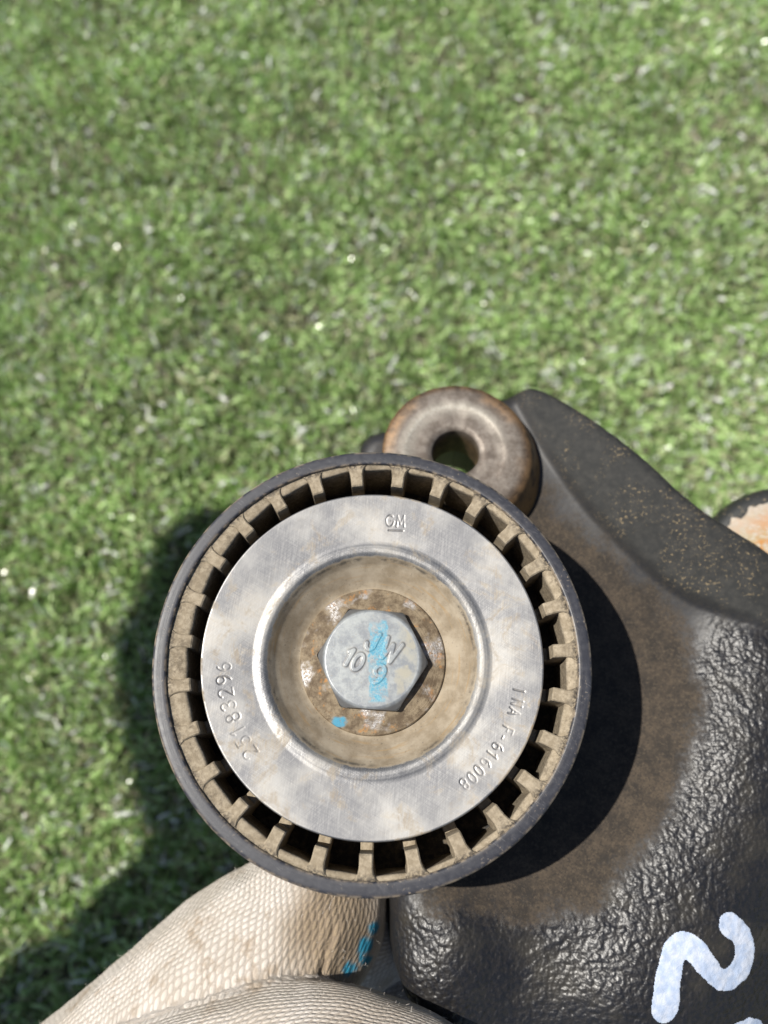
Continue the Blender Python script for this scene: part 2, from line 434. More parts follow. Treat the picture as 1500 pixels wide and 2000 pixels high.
# ---- pulley rim
def make_rim():
    prof = [(34.9, -24), (37.6, -24), (37.9, -23.4), (37.9, -3.0), (38.0, -1.2), (37.98, -.6), (37.9, -.36), (37.7, -.12), (37.55, -.04), (37.3, 0), (36.9, .0), (36.3, .0), (35.85, 0), (35.68, -.05), (35.55, -.16), (35.5, -.4), (35.5, -3)]
    # finer
    pr = np.array(prof); n = 360
    V, F = lathe(pr, n)
    t = np.tile(np.linspace(0, TAU, n, endpoint=False), len(pr)); R = np.repeat(pr[:, 0], n); Z = np.repeat(pr[:, 1], n)
    edge = np.repeat(np.array([1, .8, .6, .25, .5, .6, .8, .7, .2, 0, 0, 0, .1, .6, 1, 1, 1.]), n)
    polar = np.stack([(R+Z)*3.0, np.cos(t)*4, np.sin(t)*4], 1)
    o = mesh_np('pulley_rim', V, F, M_RIM, ten, True, {'edge': edge, 'polar': polar}); o.scale = (1.022, 1.022, 1); return o
rim = make_rim()

def make_wall():
    """moulded inner ledge and the deep wall below it"""
    n = 270; t = np.linspace(0, TAU, n, endpoint=False)
    a, b, cx = 33.0, 34.75, .85
    ri = []
    for x in t:
        c, s = math.cos(x), math.sin(x)
        A = (c/a)**2+(s/b)**2; B = -2*c*cx/a**2; C = (cx/a)**2-1
        ri.append((-B+math.sqrt(B*B-4*A*C))/(2*A))
    ri = np.array(ri) + .12*np.sin(t*27)+.1*(fbm(t*9, t*0+1, 3)-.5)
    rows = []
    for f, z in ((0, -.72), (.12, -.78), (.45, -.95), (.85, -1.15), (1.0, -1.4)):
        rows.append((35.6*(1-f)+ri*f, np.full(n, z)))
    rows.append((ri+.12, np.full(n, -2.6))); rows.append((ri+.5, np.full(n, -8.))); rows.append((ri+.8, np.full(n, -15.5)))
    V = np.concatenate([np.stack([r*np.cos(t), r*np.sin(t), z], 1) for r, z in rows])
    F = grid_faces(len(rows), n, True)
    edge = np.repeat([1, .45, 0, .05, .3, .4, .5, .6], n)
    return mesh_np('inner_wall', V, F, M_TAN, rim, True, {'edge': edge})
make_wall()
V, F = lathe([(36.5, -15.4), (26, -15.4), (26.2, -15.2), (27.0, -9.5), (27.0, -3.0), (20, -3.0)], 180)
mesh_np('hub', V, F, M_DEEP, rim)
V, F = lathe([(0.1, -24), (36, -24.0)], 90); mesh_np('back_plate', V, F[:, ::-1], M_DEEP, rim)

def spoke_mesh():
    bm = bmesh.new()
    ly = bm.verts.layers.float.new('edge')
    def section(r, w, zt, zb):
        vs = []
        for (yy, zz) in ((-w, zb), (-w, zt-.25), (-w+.22, zt), (w-.22, zt), (w, zt-.25), (w, zb)):
            v = bm.verts.new((r*MM, yy*MM, zz*MM)); vs.append(v)
        return vs
    secs = [(26.5, 1.15, -6.3, -15.3), (31.45, 1.1, -6.3, -15.3), (31.5, 1.08, -.95, -15.3), (31.75, 1.12, -.72, -15.3),
            (33.6, 1.12, -.6, -15.3), (34.5, 1.3, -.58, -15.3), (35.15, 1.75, -.6, -3.), (35.62, 2.5, -.68, -2.5)]
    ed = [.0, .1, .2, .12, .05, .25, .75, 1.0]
    prev = None
    for s, e in zip(secs, ed):
        cur = section(*s)
        for v in cur: v[ly] = e
        if prev:
            for i in range(5): bm.faces.new((prev[i], prev[i+1], cur[i+1], cur[i]))
        prev = cur
    bmesh.ops.recalc_face_normals(bm, faces=bm.faces)
    me = bpy.data.meshes.new('spoke'); bm.to_mesh(me); bm.free(); me.materials.append(M_TAN)
    return me
sm = spoke_mesh()
for k in range(27):
    o = bpy.data.objects.new('spoke', sm); COL.objects.link(o); o.parent = rim
    o.rotation_euler = (0, 0, math.radians(95.2 + k*360/27))

# ---- stroke letters (unit height, baseline 0)
def arc(cx, cy, rx, ry, a0, a1, n=12):
    t = np.radians(np.linspace(a0, a1, n)); return [(cx+rx*math.cos(x), cy+ry*math.sin(x)) for x in t]
GL = {
 'G': [arc(.36, .5, .33, .5, 50, 360, 18)+[(.42, .5)]],
 'M': [[(.04, 0), (.10, 1), (.36, .25), (.62, 1), (.68, 0)]],
 '2': [arc(.28, .72, .27, .27, 160, -20, 10)+[(.46, .48), (.02, 0), (.58, 0)]],
 '5': [[(.52, 1), (.12, 1), (.06, .55)]+arc(.27, .32, .28, .31, 120, -150, 14)],
 '1': [[(.05, .78), (.24, 1), (.24, 0)]],
 '8': [arc(.28, .75, .22, .24, 0, 360, 16), arc(.28, .26, .27, .26, 0, 360, 16)],
 '3': [arc(.25, .74, .24, .25, 150, -90, 10)+arc(.25, .25, .28, .25, 90, -150, 12)],
 '6': [arc(.29, .28, .26, .28, 0, 360, 16), arc(.42, .42, .40, .58, 180, 110, 7)],
 '9': [arc(.27, .72, .26, .28, 0, 360, 16), arc(.13, .58, .40, .58, 0, -70, 7)],
 '0': [arc(.28, .5, .27, .5, 0, 360, 20)],
 'I': [[(.05, 0), (.05, 1)]],
 'N': [[(.04, 0), (.04, 1), (.54, 0), (.54, 1)]],
 'A': [[(.0, 0), (.30, 1), (.60, 0)], [(.12, .36), (.48, .36)]],
 'F': [[(.05, 0), (.05, 1), (.50, 1)], [(.05, .52), (.42, .52)]],
 '-': [[(.05, .45), (.30, .45)]],
 'J': [[(.46, 1), (.46, .28)]+arc(.24, .27, .22, .27, 0, -180, 9)],
 'W': [[(.0, 1), (.16, 0), (.36, .8), (.56, 0), (.74, 1)]],
}
ADV = {'G': .9, 'M': .86, '1': .55, 'I': .28, 'N': .78, 'A': .76, ' ': .6, '-': .5, 'W': .86, '.': .3}
def arc_text(txt, r, size, start, step=None, jit=.0):
    """strokes along a circle, letter tops outward, reading clockwise; start in degrees"""
    out = []; a = math.radians(start); rr = random.Random(txt)
    for ch in txt:
        for st in GL.get(ch, []):
            p = []
            dr = rr.uniform(-jit, jit)
            for x, y in st:
                rad = r + dr + y*size; ang = a - x*size*.92/r
                p.append((rad*math.cos(ang), rad*math.sin(ang)))
            out.append(p)
        a -= (step if step else ADV.get(ch, .72)*size)/r
    return out
def flat_text(txt, cx, cy, size, rot, sx=1.0):
    out = []; x0 = 0; c, s = math.cos(rot), math.sin(rot)
    wtot = sum(ADV.get(ch, .72) for ch in txt)*size*sx
    for ch in txt:
        for st in GL.get(ch, []):
            out.append([(cx+((x0+x*size*sx-wtot/2)*c-(y-.5)*size*s), cy+((x0+x*size*sx-wtot/2)*s+(y-.5)*size*c)) for x, y in st])
        x0 += ADV.get(ch, .72)*size*sx
    return out

def groove_field(P, strokes, half):
    D = np.full(len(P), 1e9)
    for st in strokes:
        s = np.asarray(st); lo, hi = s.min(0)-half*3, s.max(0)+half*3
        k = np.where((P[:, 0] > lo[0]) & (P[:, 0] < hi[0]) & (P[:, 1] > lo[1]) & (P[:, 1] < hi[1]))[0]
        if len(k): D[k] = np.minimum(D[k], path_dist(P[k], st))
    return D

# ---- pressed steel dust cover with stamped writing
def make_cover():
    prof = [(30.1, -2.2), (30.45, -2.0), (30.5, -1.5), (30.42, -1.12), (30.25, -1.0)]
    rr = list(np.arange(30.1, 21.3, -.11)); prof += [(r, -1.0) for r in rr]
    # rolled lip and dusty cup
    ctrl = np.array([(21.2, -1.0), (20.6, -1.08), (20.0, -1.30), (19.4, -1.68), (18.9, -2.15), (18.5, -2.65), (18.2, -3.05), (17.95, -3.3),
                     (17.6, -3.9), (16.6, -4.8), (15.6, -5.7), (14.7, -6.5), (13.9, -7.0), (13.4, -7.15), (12.6, -7.2)])
    rs = np.concatenate([np.arange(21.2, 18.3, -.15), np.arange(18.3, 12.6, -.3)])
    prof += [(r, float(np.interp(r, ctrl[::-1, 0], ctrl[::-1, 1]))) for r in rs]
    p = np.array(prof); n = 1500
    V, F = lathe(p, n)
    R = np.hypot(V[:, 0], V[:, 1]); T = np.arctan2(V[:, 1], V[:, 0])
    flat = (R > 21.3) & (R < 30.2) & (V[:, 2] > -1.05)
    strokes = arc_text('25183296', 25.15, 2.45, 219.5, 1.0*2.15, .12)
    strokes += arc_text('INA F-616008', 25.6, 1.9, -12.5, 1.62, .10)
    gx = 4.4; gy = 25.3
    strokes += flat_text('GM', gx, gy, 2.1, math.radians(-3), 1.05)
    strokes += [[(gx-1.4, gy-1.75), (gx+1.3, gy-1.85)]]
    D = np.full(len(V), 1e9); k = np.where(flat)[0]
    D[k] = groove_field(V[k, :2], strokes, .16)
    gr = sstep(.21, .05, D); ridge = np.exp(-((D-.30)/.10)**2)*.25
    gr *= .35+.65*sstep(.3, .6, fbm(V[:, 0]/1.6, V[:, 1]/1.6, 17, 2))
    V[:, 2] += -.07*gr
    V[:, 2] += np.where(R > 19, (R-30.2)*.10*sstep(19, 21.5, R), 0)
    # slight hand-worn waviness of the plate
    V[:, 2] += .05*(fbm(V[:, 0]/7, V[:, 1]/7, 4, 2)-.5)*(R > 19)
    dust = sstep(19.7, 17.9, R)
    dust = np.maximum(dust, .55*sstep(29.4, 30.3, R)*sstep(.45, .65, fbm(T*3+9, R*0, 8, 3)))
    dark_ring = np.exp(-((R-18.35)/.25)**2)*sstep(.3, .6, fbm(T*5, R*.1, 12, 3))*.9  # broken darker ring just inside the rolled lip
    polar = np.stack([R*2.6, np.cos(T)*2.2, np.sin(T)*2.2], 1)
    return mesh_np('dust_cover', V, F, M_COVER, ten, True, {'lip': np.exp(-((R-19.6)/1.1)**2), 'groove': gr, 'dust': dust, 'dark_ring': dark_ring, 'polar': polar})
make_cover()

# ---- flange and hex bolt
def make_bolt():
    n = 240
    ctrl = [(13.45, -7.3), (13.4, -6.75), (13.2, -6.55), (12.4, -6.4), (11.4, -6.15), (10.4, -5.9), (9.4, -5.75), (8, -5.7)]
    c = np.array(ctrl); s = np.linspace(0, 1, 44); q = np.linspace(0, 1, len(c))
    p = np.stack([np.interp(s, q, c[:, 0]), np.interp(s, q, c[:, 1])], 1)
    V, F = lathe(p, n)
    T = np.arctan2(V[:, 1], V[:, 0]); R = np.hypot(V[:, 0], V[:, 1])
    V[:, 2] += .10*(fbm(R*2.2, T*1.5+7, 2, 3)-.5)
    blue = sstep(1.0, .7, np.hypot((V[:, 0]+6.0)/1.55, (V[:, 1]+11.0)/1.15)+.5*(fbm(V[:, 0], V[:, 1], 3, 3)-.5))
    polar = np.stack([R*3, np.cos(T)*1.6, np.sin(T)*1.6], 1)
    fl = mesh_np('bolt_flange', V, F, M_FLANGE, ten, True, {'blue': blue, 'polar': polar})
    # head
    n = 360; t = np.linspace(0, TAU, n, endpoint=False)
    ph = math.radians(-4); ap = 8.85
    hexr = ap/np.cos(((t-ph) % (math.pi/3))-math.pi/6)
    hexr = np.minimum(hexr, 10.1)
    top = -3.5
    rows = []
    for r in np.linspace(.05, 8.45, 104): rows.append((np.full(n, r), np.full(n, top)))
    for r, dz in ((8.6, -.05), (8.75, -.14)): rows.append((np.full(n, r), np.full(n, top+dz)))
    for f in np.linspace(.12, 1, 6):
        rr = 8.75+(np.maximum(hexr-.05, 8.78)-8.75)*f; rows.append((rr, top-.14-(rr-8.75)*.8))
    zc = rows[-1][1]
    rows.append((hexr, zc-.12)); rows.append((hexr, np.full(n, -4.4))); rows.append((hexr, np.full(n, -6.2)))
    X = np.concatenate([r*np.cos(t) for r, z in rows]); Y = np.concatenate([r*np.sin(t) for r, z in rows]); Z = np.concatenate([z for r, z in rows])
    V = np.stack([X, Y, Z], 1); R = np.hypot(X, Y)
    rot = math.radians(-27)
    st = flat_text('J', .35, 3.0, 3.4, rot, .95) + flat_text('W', 3.55, 1.3, 3.8, rot, 1.05) + flat_text('10', -3.05, -.35, 3.0, rot-.04, .95) + flat_text('9', 1.3, -3.0, 3.5, rot, .95)
    D = groove_field(V[:, :2], st, .35)
    body = sstep(.48, .26, D); V[:, 2] += .13*body
    gr = np.exp(-((D-.50)/.15)**2)*.85*(R < 8)
    blue = sstep(1.75, 1.45, np.abs(X-1.05+.12*Y*0+.5*(fbm(X*.9, Y*.9, 2, 3)-.5)*2))*sstep(6.9, 6.3, Y+1.0*(fbm(X, Y, 9, 2)-.5))*sstep(-7.9, -7.3, Y)*(R < 8.1)
    blue *= (.55+.45*sstep(.35, .5, fbm(X*.5+3, Y*.5, 6, 3)))
    dust = .5*sstep(2, 6, X)+.25*sstep(.5, .7, fbm(X*.4, Y*.4, 5, 3))
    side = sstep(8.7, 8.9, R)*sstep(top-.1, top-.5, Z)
    F = grid_faces(len(rows), n, True)[:, ::-1]
    mesh_np('hex_head', V, F, M_BOLT, fl, True, {'groove': gr, 'blue': blue, 'dust': dust*(R < 8.2), 'side': side})
make_bolt()

# ---- cast body as a thick sculpted solid
CP = np.array([  # photo px, py, level z (mm)
 (1000, 980, -29), (1090, 1050, -30), (1180, 1180, -31), (1250, 1330, -31.5), (1265, 1450, -31.5), (1190, 1590, -31.5), (1070, 1710, -31.5), (920, 1740, -31), (800, 1300, -31.5), (800, 1000, -30), (1000, 1300, -31.5),
 (1045, 800, -27), (1150, 900, -25), (1250, 1010, -25), (1350, 1095, -25.5), (1450, 1165, -25.5), (1560, 1230, -27),
 (1110, 985, -28.4), (1200, 1085, -29), (1290, 1180, -30), (1345, 1260, -30.2),
 (1420, 1255, -27.5), (1500, 1290, -25.0), (1380, 1380, -28.4), (1440, 1420, -26.2), (1510, 1460, -25.2), (1340, 1540, -29.2), (1400, 1570, -27), (1480, 1600, -26.4), (1580, 1600, -30), (1640, 1400, -30),
 (1270, 1660, -29.6), (1330, 1700, -27.8), (1400, 1740, -27.6), (1490, 1780, -30.5), (1180, 1790, -30.2), (1250, 1850, -28.3), (1320, 1890, -28.2), (1400, 1930, -30.5), (1490, 1930, -35), (1110, 1880, -31.5), (1180, 1960, -29.8), (1280, 2020, -31), (1400, 2060, -36),
 (1050, 1840, -32.4), (1020, 1930, -33.5), (970, 1830, -31), (900, 1840, -28.2), (850, 1800, -28.6), (800, 1820, -31.5), (880, 1930, -29.5), (960, 1960, -32.5), (1060, 2060, -37), (1650, 1900, -48)], float)
CXY = np.stack([unproj(a, b, z) for a, b, z in CP])
def tps(d2): return np.where(d2 > 0, .5*d2*np.log(np.maximum(d2, 1e-12)), 0)
def fit_tps():
    n = len(CXY); d2 = ((CXY[:, None]-CXY[None])**2).sum(-1)
    A = np.zeros((n+3, n+3)); A[:n, :n] = tps(d2)+np.eye(n)*12.0; A[:n, n] = 1; A[:n, n+1:] = CXY; A[n, :n] = 1; A[n+1:, :n] = CXY.T
    return np.linalg.solve(A, np.concatenate([CP[:, 2], [0, 0, 0]]))
TW = fit_tps()
def pxpoly(pts): return np.array([unproj(a, b, z) for a, b, z in pts])
def smooth_poly(P, it=3):
    for _ in range(it): P = np.stack([.75*P+.25*np.roll(P, -1, 0), .25*P+.75*np.roll(P, -1, 0)], 1).reshape(-1, 2)
    return P
OUT = smooth_poly(pxpoly([(766, 1700, -33), (768, 1790, -33), (771, 1870, -34), (790, 1945, -36), (845, 2010, -38), (920, 2110, -40), (1200, 2200, -45), (1750, 2200, -50), (1760, 1400, -42),
    (1600, 1165, -33), (1500, 1103, -32), (1400, 1045, -31), (1330, 1000, -30), (1260, 928, -30), (1185, 862, -30), (1115, 803, -30), (1065, 768, -30), (1025, 757, -30), (1000, 775, -30), (950, 790, -30), (860, 815, -31), (765, 838, -31), (718, 846, -31), (696, 885, -31), (690, 960, -31), (730, 1200, -31), (755, 1500, -32)]), 3)
DUSTP = smooth_poly(pxpoly([(960, 940, -29), (1020, 950, -29), (1085, 985, -29), (1170, 1065, -29), (1250, 1150, -29), (1335, 1205, -29), (1352, 1290, -30), (1352, 1400, -30), (1305, 1530, -30), (1265, 1630, -30), (1205, 1710, -30), (1120, 1775, -30), (1000, 1790, -30), (880, 1765, -30), (800, 1750, -30), (790, 1300, -30), (800, 900, -30)]), 3)
RIBP = smooth_poly(pxpoly([(1000, 760, -27), (1060, 760, -27), (1200, 860, -27), (1340, 990, -27), (1520, 1100, -27), (1680, 1200, -27), (1680, 1330, -29), (1500, 1232, -28), (1400, 1195, -28), (1310, 1150, -28), (1230, 1080, -28), (1150, 1000, -28), (1095, 930, -28), (1060, 880, -28), (1030, 820, -28)]), 3)
GRAINP = smooth_poly(pxpoly([(1345, 1205, -30), (1500, 1235, -30), (1720, 1330, -33), (1760, 2200, -45), (740, 2230, -38), (740, 1735, -32), (900, 1770, -30), (1120, 1780, -30), (1205, 1715, -30), (1265, 1635, -30), (1305, 1535, -30), (1350, 1405, -30)]), 3)
BOSSC = unproj(890., 882., -20.0)

def cast_z(P, fine=True):
    d2 = ((P[:, None]-CXY[None])**2).sum(-1)
    z = tps(d2) @ TW[:-3] + TW[-3] + P @ TW[-2:]
    s = poly_sdf(P, OUT) + .5*(fbm(P[:, 0]/3., P[:, 1]/3., 6, 2)-.5)
    z = z + 1.7*sstep(-1.3, 1.6, poly_sdf(P, RIBP))          # rib stands proud of the web
    z = z + .35*sstep(-3.0, 3.5, poly_sdf(P, GRAINP)+2.5*(fbm(P[:, 0]/5, P[:, 1]/5, 31, 3)-.5))          # painted skin thicker than the dusty web
    r = 4.2
    q = np.clip(r-s, 0, r)
    drop = r-np.sqrt(np.maximum(r*r-q*q, 0))
    drop = np.where(s < 0, r+(-s)*16, drop)
    z = z - drop
    if fine:
        am = sstep(-1.5, 3., poly_sdf(P, GRAINP))
        z = z + am*.32*(fbm(P[:, 0]/1.9, P[:, 1]/1.9, 21, 2)-.5) + .5*(fbm(P[:, 0]/8, P[:, 1]/8, 22, 2)-.5)
    return z
def make_casting():
    st = .42
    xs = np.arange(OUT[:, 0].min()-3, min(OUT[:, 0].max(), 112)+3, st); ys = np.arange(max(OUT[:, 1].min(), -110)-3, OUT[:, 1].max()+3, st)
    GX, GY = np.meshgrid(xs, ys); P = np.stack([GX.ravel(), GY.ravel()], 1)
    z = np.concatenate([cast_z(p) for p in np.array_split(P, 12)])
    F = grid_faces(len(ys), len(xs))
    ok = (z > -62) & (np.hypot(P[:, 0]-BOSSC[0], P[:, 1]-BOSSC[1]) > 12.5)
    F = F[ok[F].all(1)]
    use = np.zeros(len(P), bool); use[F.ravel()] = True; mp = np.cumsum(use)-1
    V = np.stack([P[:, 0], P[:, 1], z], 1)[use]; F = mp[F]; Q = P[use]
    # close the underside so that it is a solid body
    nv = len(V); Vb = V.copy(); Vb[:, 2] = np.minimum(V[:, 2]-1.5, -62)
    e = np.sort(np.concatenate([F[:, [0, 1]], F[:, [1, 2]], F[:, [2, 3]], F[:, [3, 0]]]), 1)
    de = np.concatenate([F[:, [0, 1]], F[:, [1, 2]], F[:, [2, 3]], F[:, [3, 0]]])
    key = e[:, 0].astype(np.int64)*nv+e[:, 1]; u, inv, cnt = np.unique(key, return_inverse=True, return_counts=True)
    bd = de[cnt[inv] == 1]
    side = np.stack([bd[:, 1], bd[:, 0], bd[:, 0]+nv, bd[:, 1]+nv], 1)
    V2 = np.concatenate([V, Vb]); F2 = np.concatenate([F, F[:, ::-1]+nv, side])
    sd = poly_sdf(Q, DUSTP); rb = poly_sdf(Q, RIBP)
    dust = sstep(-7.5, 5.5, sd+8*(fbm(Q[:, 0]/6, Q[:, 1]/6, 33, 3)-.5))*(1-.75*sstep(-.5, 1.5, rb)); matte = sstep(-1.2, 1.6, rb)
    grain = sstep(-2.5, 3.5, poly_sdf(Q, GRAINP)+4*(fbm(Q[:, 0]/4, Q[:, 1]/4, 32, 3)-.5))
    low = sstep(-38, -52, V[:, 2])*.4
    return mesh_np('cast_body', V2, F2, M_CAST, ten, True, {'grain': np.tile(grain, 2), 'dust': np.tile(dust, 2), 'matte': np.tile(np.maximum(matte, low), 2)})
body = make_casting()

# post between pulley and body
V, F = lathe([(15.5, -33), (14, -30.5), (12.5, -28.5), (12.2, -23.5)], 64); mesh_np('pivot_post', V, F, M_CAST, ten, True, {'grain': np.zeros(len(V)), 'dust': np.ones(len(V)), 'matte': np.ones(len(V))})

def make_boss():
    prof = [(17.6, -33.5), (16.2, -30.5), (15.0, -28), (14.3, -25), (13.8, -21.5), (13.5, -18.9), (13.2, -17.75), (12.7, -17.3), (11.6, -17.08), (10.4, -17.02), (9.4, -17.0), (8.9, -17.0), (8.6, -17.08), (8.2, -17.2), (6.8, -17.22), (5.9, -17.24), (5.4, -17.28), (5.15, -17.45), (5.0, -17.9), (5.0, -22), (5.0, -29)]
    prof = [(r*(1.235 if r > 5.2 else 1.04), z) for r, z in prof]
    p = np.array(prof); n = 160
    V, F = lathe(p, n, shear=(.30, -.02))
    V[-3*n:, 0] -= 0
    # straight bore: undo the shear inside the hole
    k = np.repeat(np.arange(len(p)) >= 16, n); z0 = p[:, 1].max(); V[k, 0] -= .24*(z0-V[k, 2])
    R = np.repeat(p[:, 0], n); Z = np.repeat(p[:, 1], n); T = np.tile(np.linspace(0, TAU, n, endpoint=False), len(p))
    V[:, 2] += .35*(fbm(V[:, 0]/3, V[:, 1]/3, 3, 3)-.5)*(R > 5.4)
    # the face leans a little to the left of the sun-lit side
    V[:, 2] += -.10*(V[:, 0])*0
    face = sstep(15.8, 14.7, R)*(Z > -18.5)
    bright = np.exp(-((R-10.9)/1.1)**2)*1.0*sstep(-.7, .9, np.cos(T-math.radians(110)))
    rust = np.maximum(sstep(15.6, 17.5, R)*sstep(20.8, 18.7, R)*.9, np.exp(-((R-14.6)/1)**2)*.6*sstep(.45, .7, fbm(T*3, R*.2, 4, 3)))
    o = mesh_np('mounting_boss', V, F, M_BOSS, ten, True, {'face': face, 'bright': bright, 'rust': rust})
    o.location = (BOSSC[0]*MM, BOSSC[1]*MM, -3*MM)
    return o
make_boss()

def make_pad():
    c = unproj(1545., 1106., -40.0)
    prof = [(20.4, -70), (20.2, -46), (19.9, -43), (19.2, -41.3), (18.2, -40.4), (17.0, -40.0)]+[(r, -40.0) for r in np.linspace(16.2, .2, 28)]
    V, F = lathe(prof, 180)
    tilt = Matrix.Rotation(math.radians(-10), 3, 'Y') @ Matrix.Rotation(math.radians(4), 3, 'X')
    T0 = np.array([0, 0, -40.0]); V = (V-T0) @ np.array(tilt).T + T0
    R = np.repeat(np.array(prof)[:, 0], 180); X, Y = V[:, 0], V[:, 1]
    black = sstep(15.6, 16.4, R + 1.6*(fbm(X/3, Y/3, 4, 3)-.5)*2 - .6*(Y < 2))
    rust = sstep(-22, -9, X*.35-Y*.9-2+6*(fbm(X/5, Y/5, 2, 3)-.5))
    o = mesh_np('machined_pad', V, F, M_FACE, ten, True, {'black': black, 'rust': np.clip(rust, 0, 1)})
    o.location = (c[0]*MM, c[1]*MM, 0)
make_pad()

def ribbon(name, pts, half, z, parent, lift=.05):
    P = np.array([unproj(a, b, z) for a, b in pts])
    # dense smooth path
    s = np.concatenate([[0], np.cumsum(np.hypot(*np.diff(P, axis=0).T))]); u = np.linspace(0, s[-1], 140)
    C = np.stack([np.interp(u, s, P[:, 0]), np.interp(u, s, P[:, 1])], 1)
    for _ in range(14): C[1:-1] = .5*C[1:-1]+.25*(C[:-2]+C[2:])
    xs = np.arange(C[:, 0].min()-half-1, C[:, 0].max()+half+1, .16); ys = np.arange(C[:, 1].min()-half-1, C[:, 1].max()+half+1, .16)
    GX, GY = np.meshgrid(xs, ys); Q = np.stack([GX.ravel(), GY.ravel()], 1)
    D = np.full(len(Q), 1e9)
    hw = half*(.95+.45*(fbm(np.linspace(0, 6, len(C)), np.zeros(len(C)), 5, 2)-.5))
    for i in range(len(C)-1): D = np.minimum(D, seg_dist(Q, C[i], C[i+1])-hw[i])
    D = D + .5*(fbm(Q[:, 0]/1.6, Q[:, 1]/1.6, 3, 2)-.5)
    ok = D < .12
    F = grid_faces(len(ys), len(xs)); F = F[ok[F].all(1)]
    use = np.zeros(len(Q), bool); use[F.ravel()] = True; mp = np.cumsum(use)-1
    Q2 = Q[use]; zz = cast_z(Q2)
    th = lift*sstep(.12, -.3, D[use])+.035
    V = np.stack([Q2[:, 0], Q2[:, 1], zz+th], 1)
    return mesh_np(name, V, mp[F], M_PAINT, parent, True)
D2 = [(1000+x/3, 1400+y/3) for x, y in ((1268, 1215), (1335, 1262), (1385, 1350), (1385, 1440), (1345, 1520), (1275, 1560), (1205, 1530), (1135, 1455), (1060, 1360), (990, 1312), (945, 1350), (920, 1440), (905, 1560), (898, 1660), (895, 1715))]
p2 = ribbon('painted_digit', D2, 2.5, -29.0, body); p2['label'] = 'hand-painted white figure 2'
ribbon('paint_dab', [(1440, 2012), (1462, 2003), (1485, 2012)], 1.5, -35, body)

# ================================================================== GLOVED HAND
def wpt(px, py, z): x, y = unproj(px, py, z); return np.array([x, y, z])
CH = [  # chains: points with radii, mm
 [(wpt(-60, 2380, -52), 22), (wpt(150, 2170, -50), 18.5), (wpt(318, 2035, -48), 19.0), (wpt(470, 1915, -47), 20.0), (wpt(586, 1815, -47), 17.6), (wpt(640, 1720, -50), 14.0), (wpt(660, 1640, -55), 11)],
 [(wpt(-60, 2400, -50), 20), (wpt(200, 2220, -36), 17), (wpt(430, 2105, -29), 14), (wpt(600, 2055, -26.5), 12.0), (wpt(740, 2062, -26), 10.2), (wpt(845, 2086, -27), 8.4)],
 [(wpt(560, 1960, -64), 13), (wpt(680, 1840, -63), 13), (wpt(800, 1790, -66), 12), (wpt(960, 1770, -70), 11)],
 [(wpt(60, 2420, -58), 18), (wpt(420, 2150, -66), 13), (wpt(700, 2010, -72), 11), (wpt(950, 1930, -74), 10)],
]
def dense(ch, step=2.0):
    P = np.array([np.append(p, r) for p, r in ch]); Q = np.concatenate([[2*P[0]-P[1]], P, [2*P[-1]-P[-2]]]); out = []
    for i in range(1, len(Q)-2):
        n = max(2, int(np.linalg.norm(Q[i+1, :3]-Q[i, :3])/step))
        for t in np.arange(n)/n:
            out.append(.5*(2*Q[i]+(Q[i+1]-Q[i-1])*t+(2*Q[i-1]-5*Q[i]+4*Q[i+1]-Q[i+2])*t*t+(3*Q[i]-Q[i-1]-3*Q[i+1]+Q[i+2])*t**3))
    out.append(P[-1]); return [(q[:3], q[3]) for q in out]
CH = [dense(c) for c in CH]
person = empty('person', (0, 0, HG*MM), 'hand in a soiled cream knit work glove holding the casting from below', 'gloved hand')
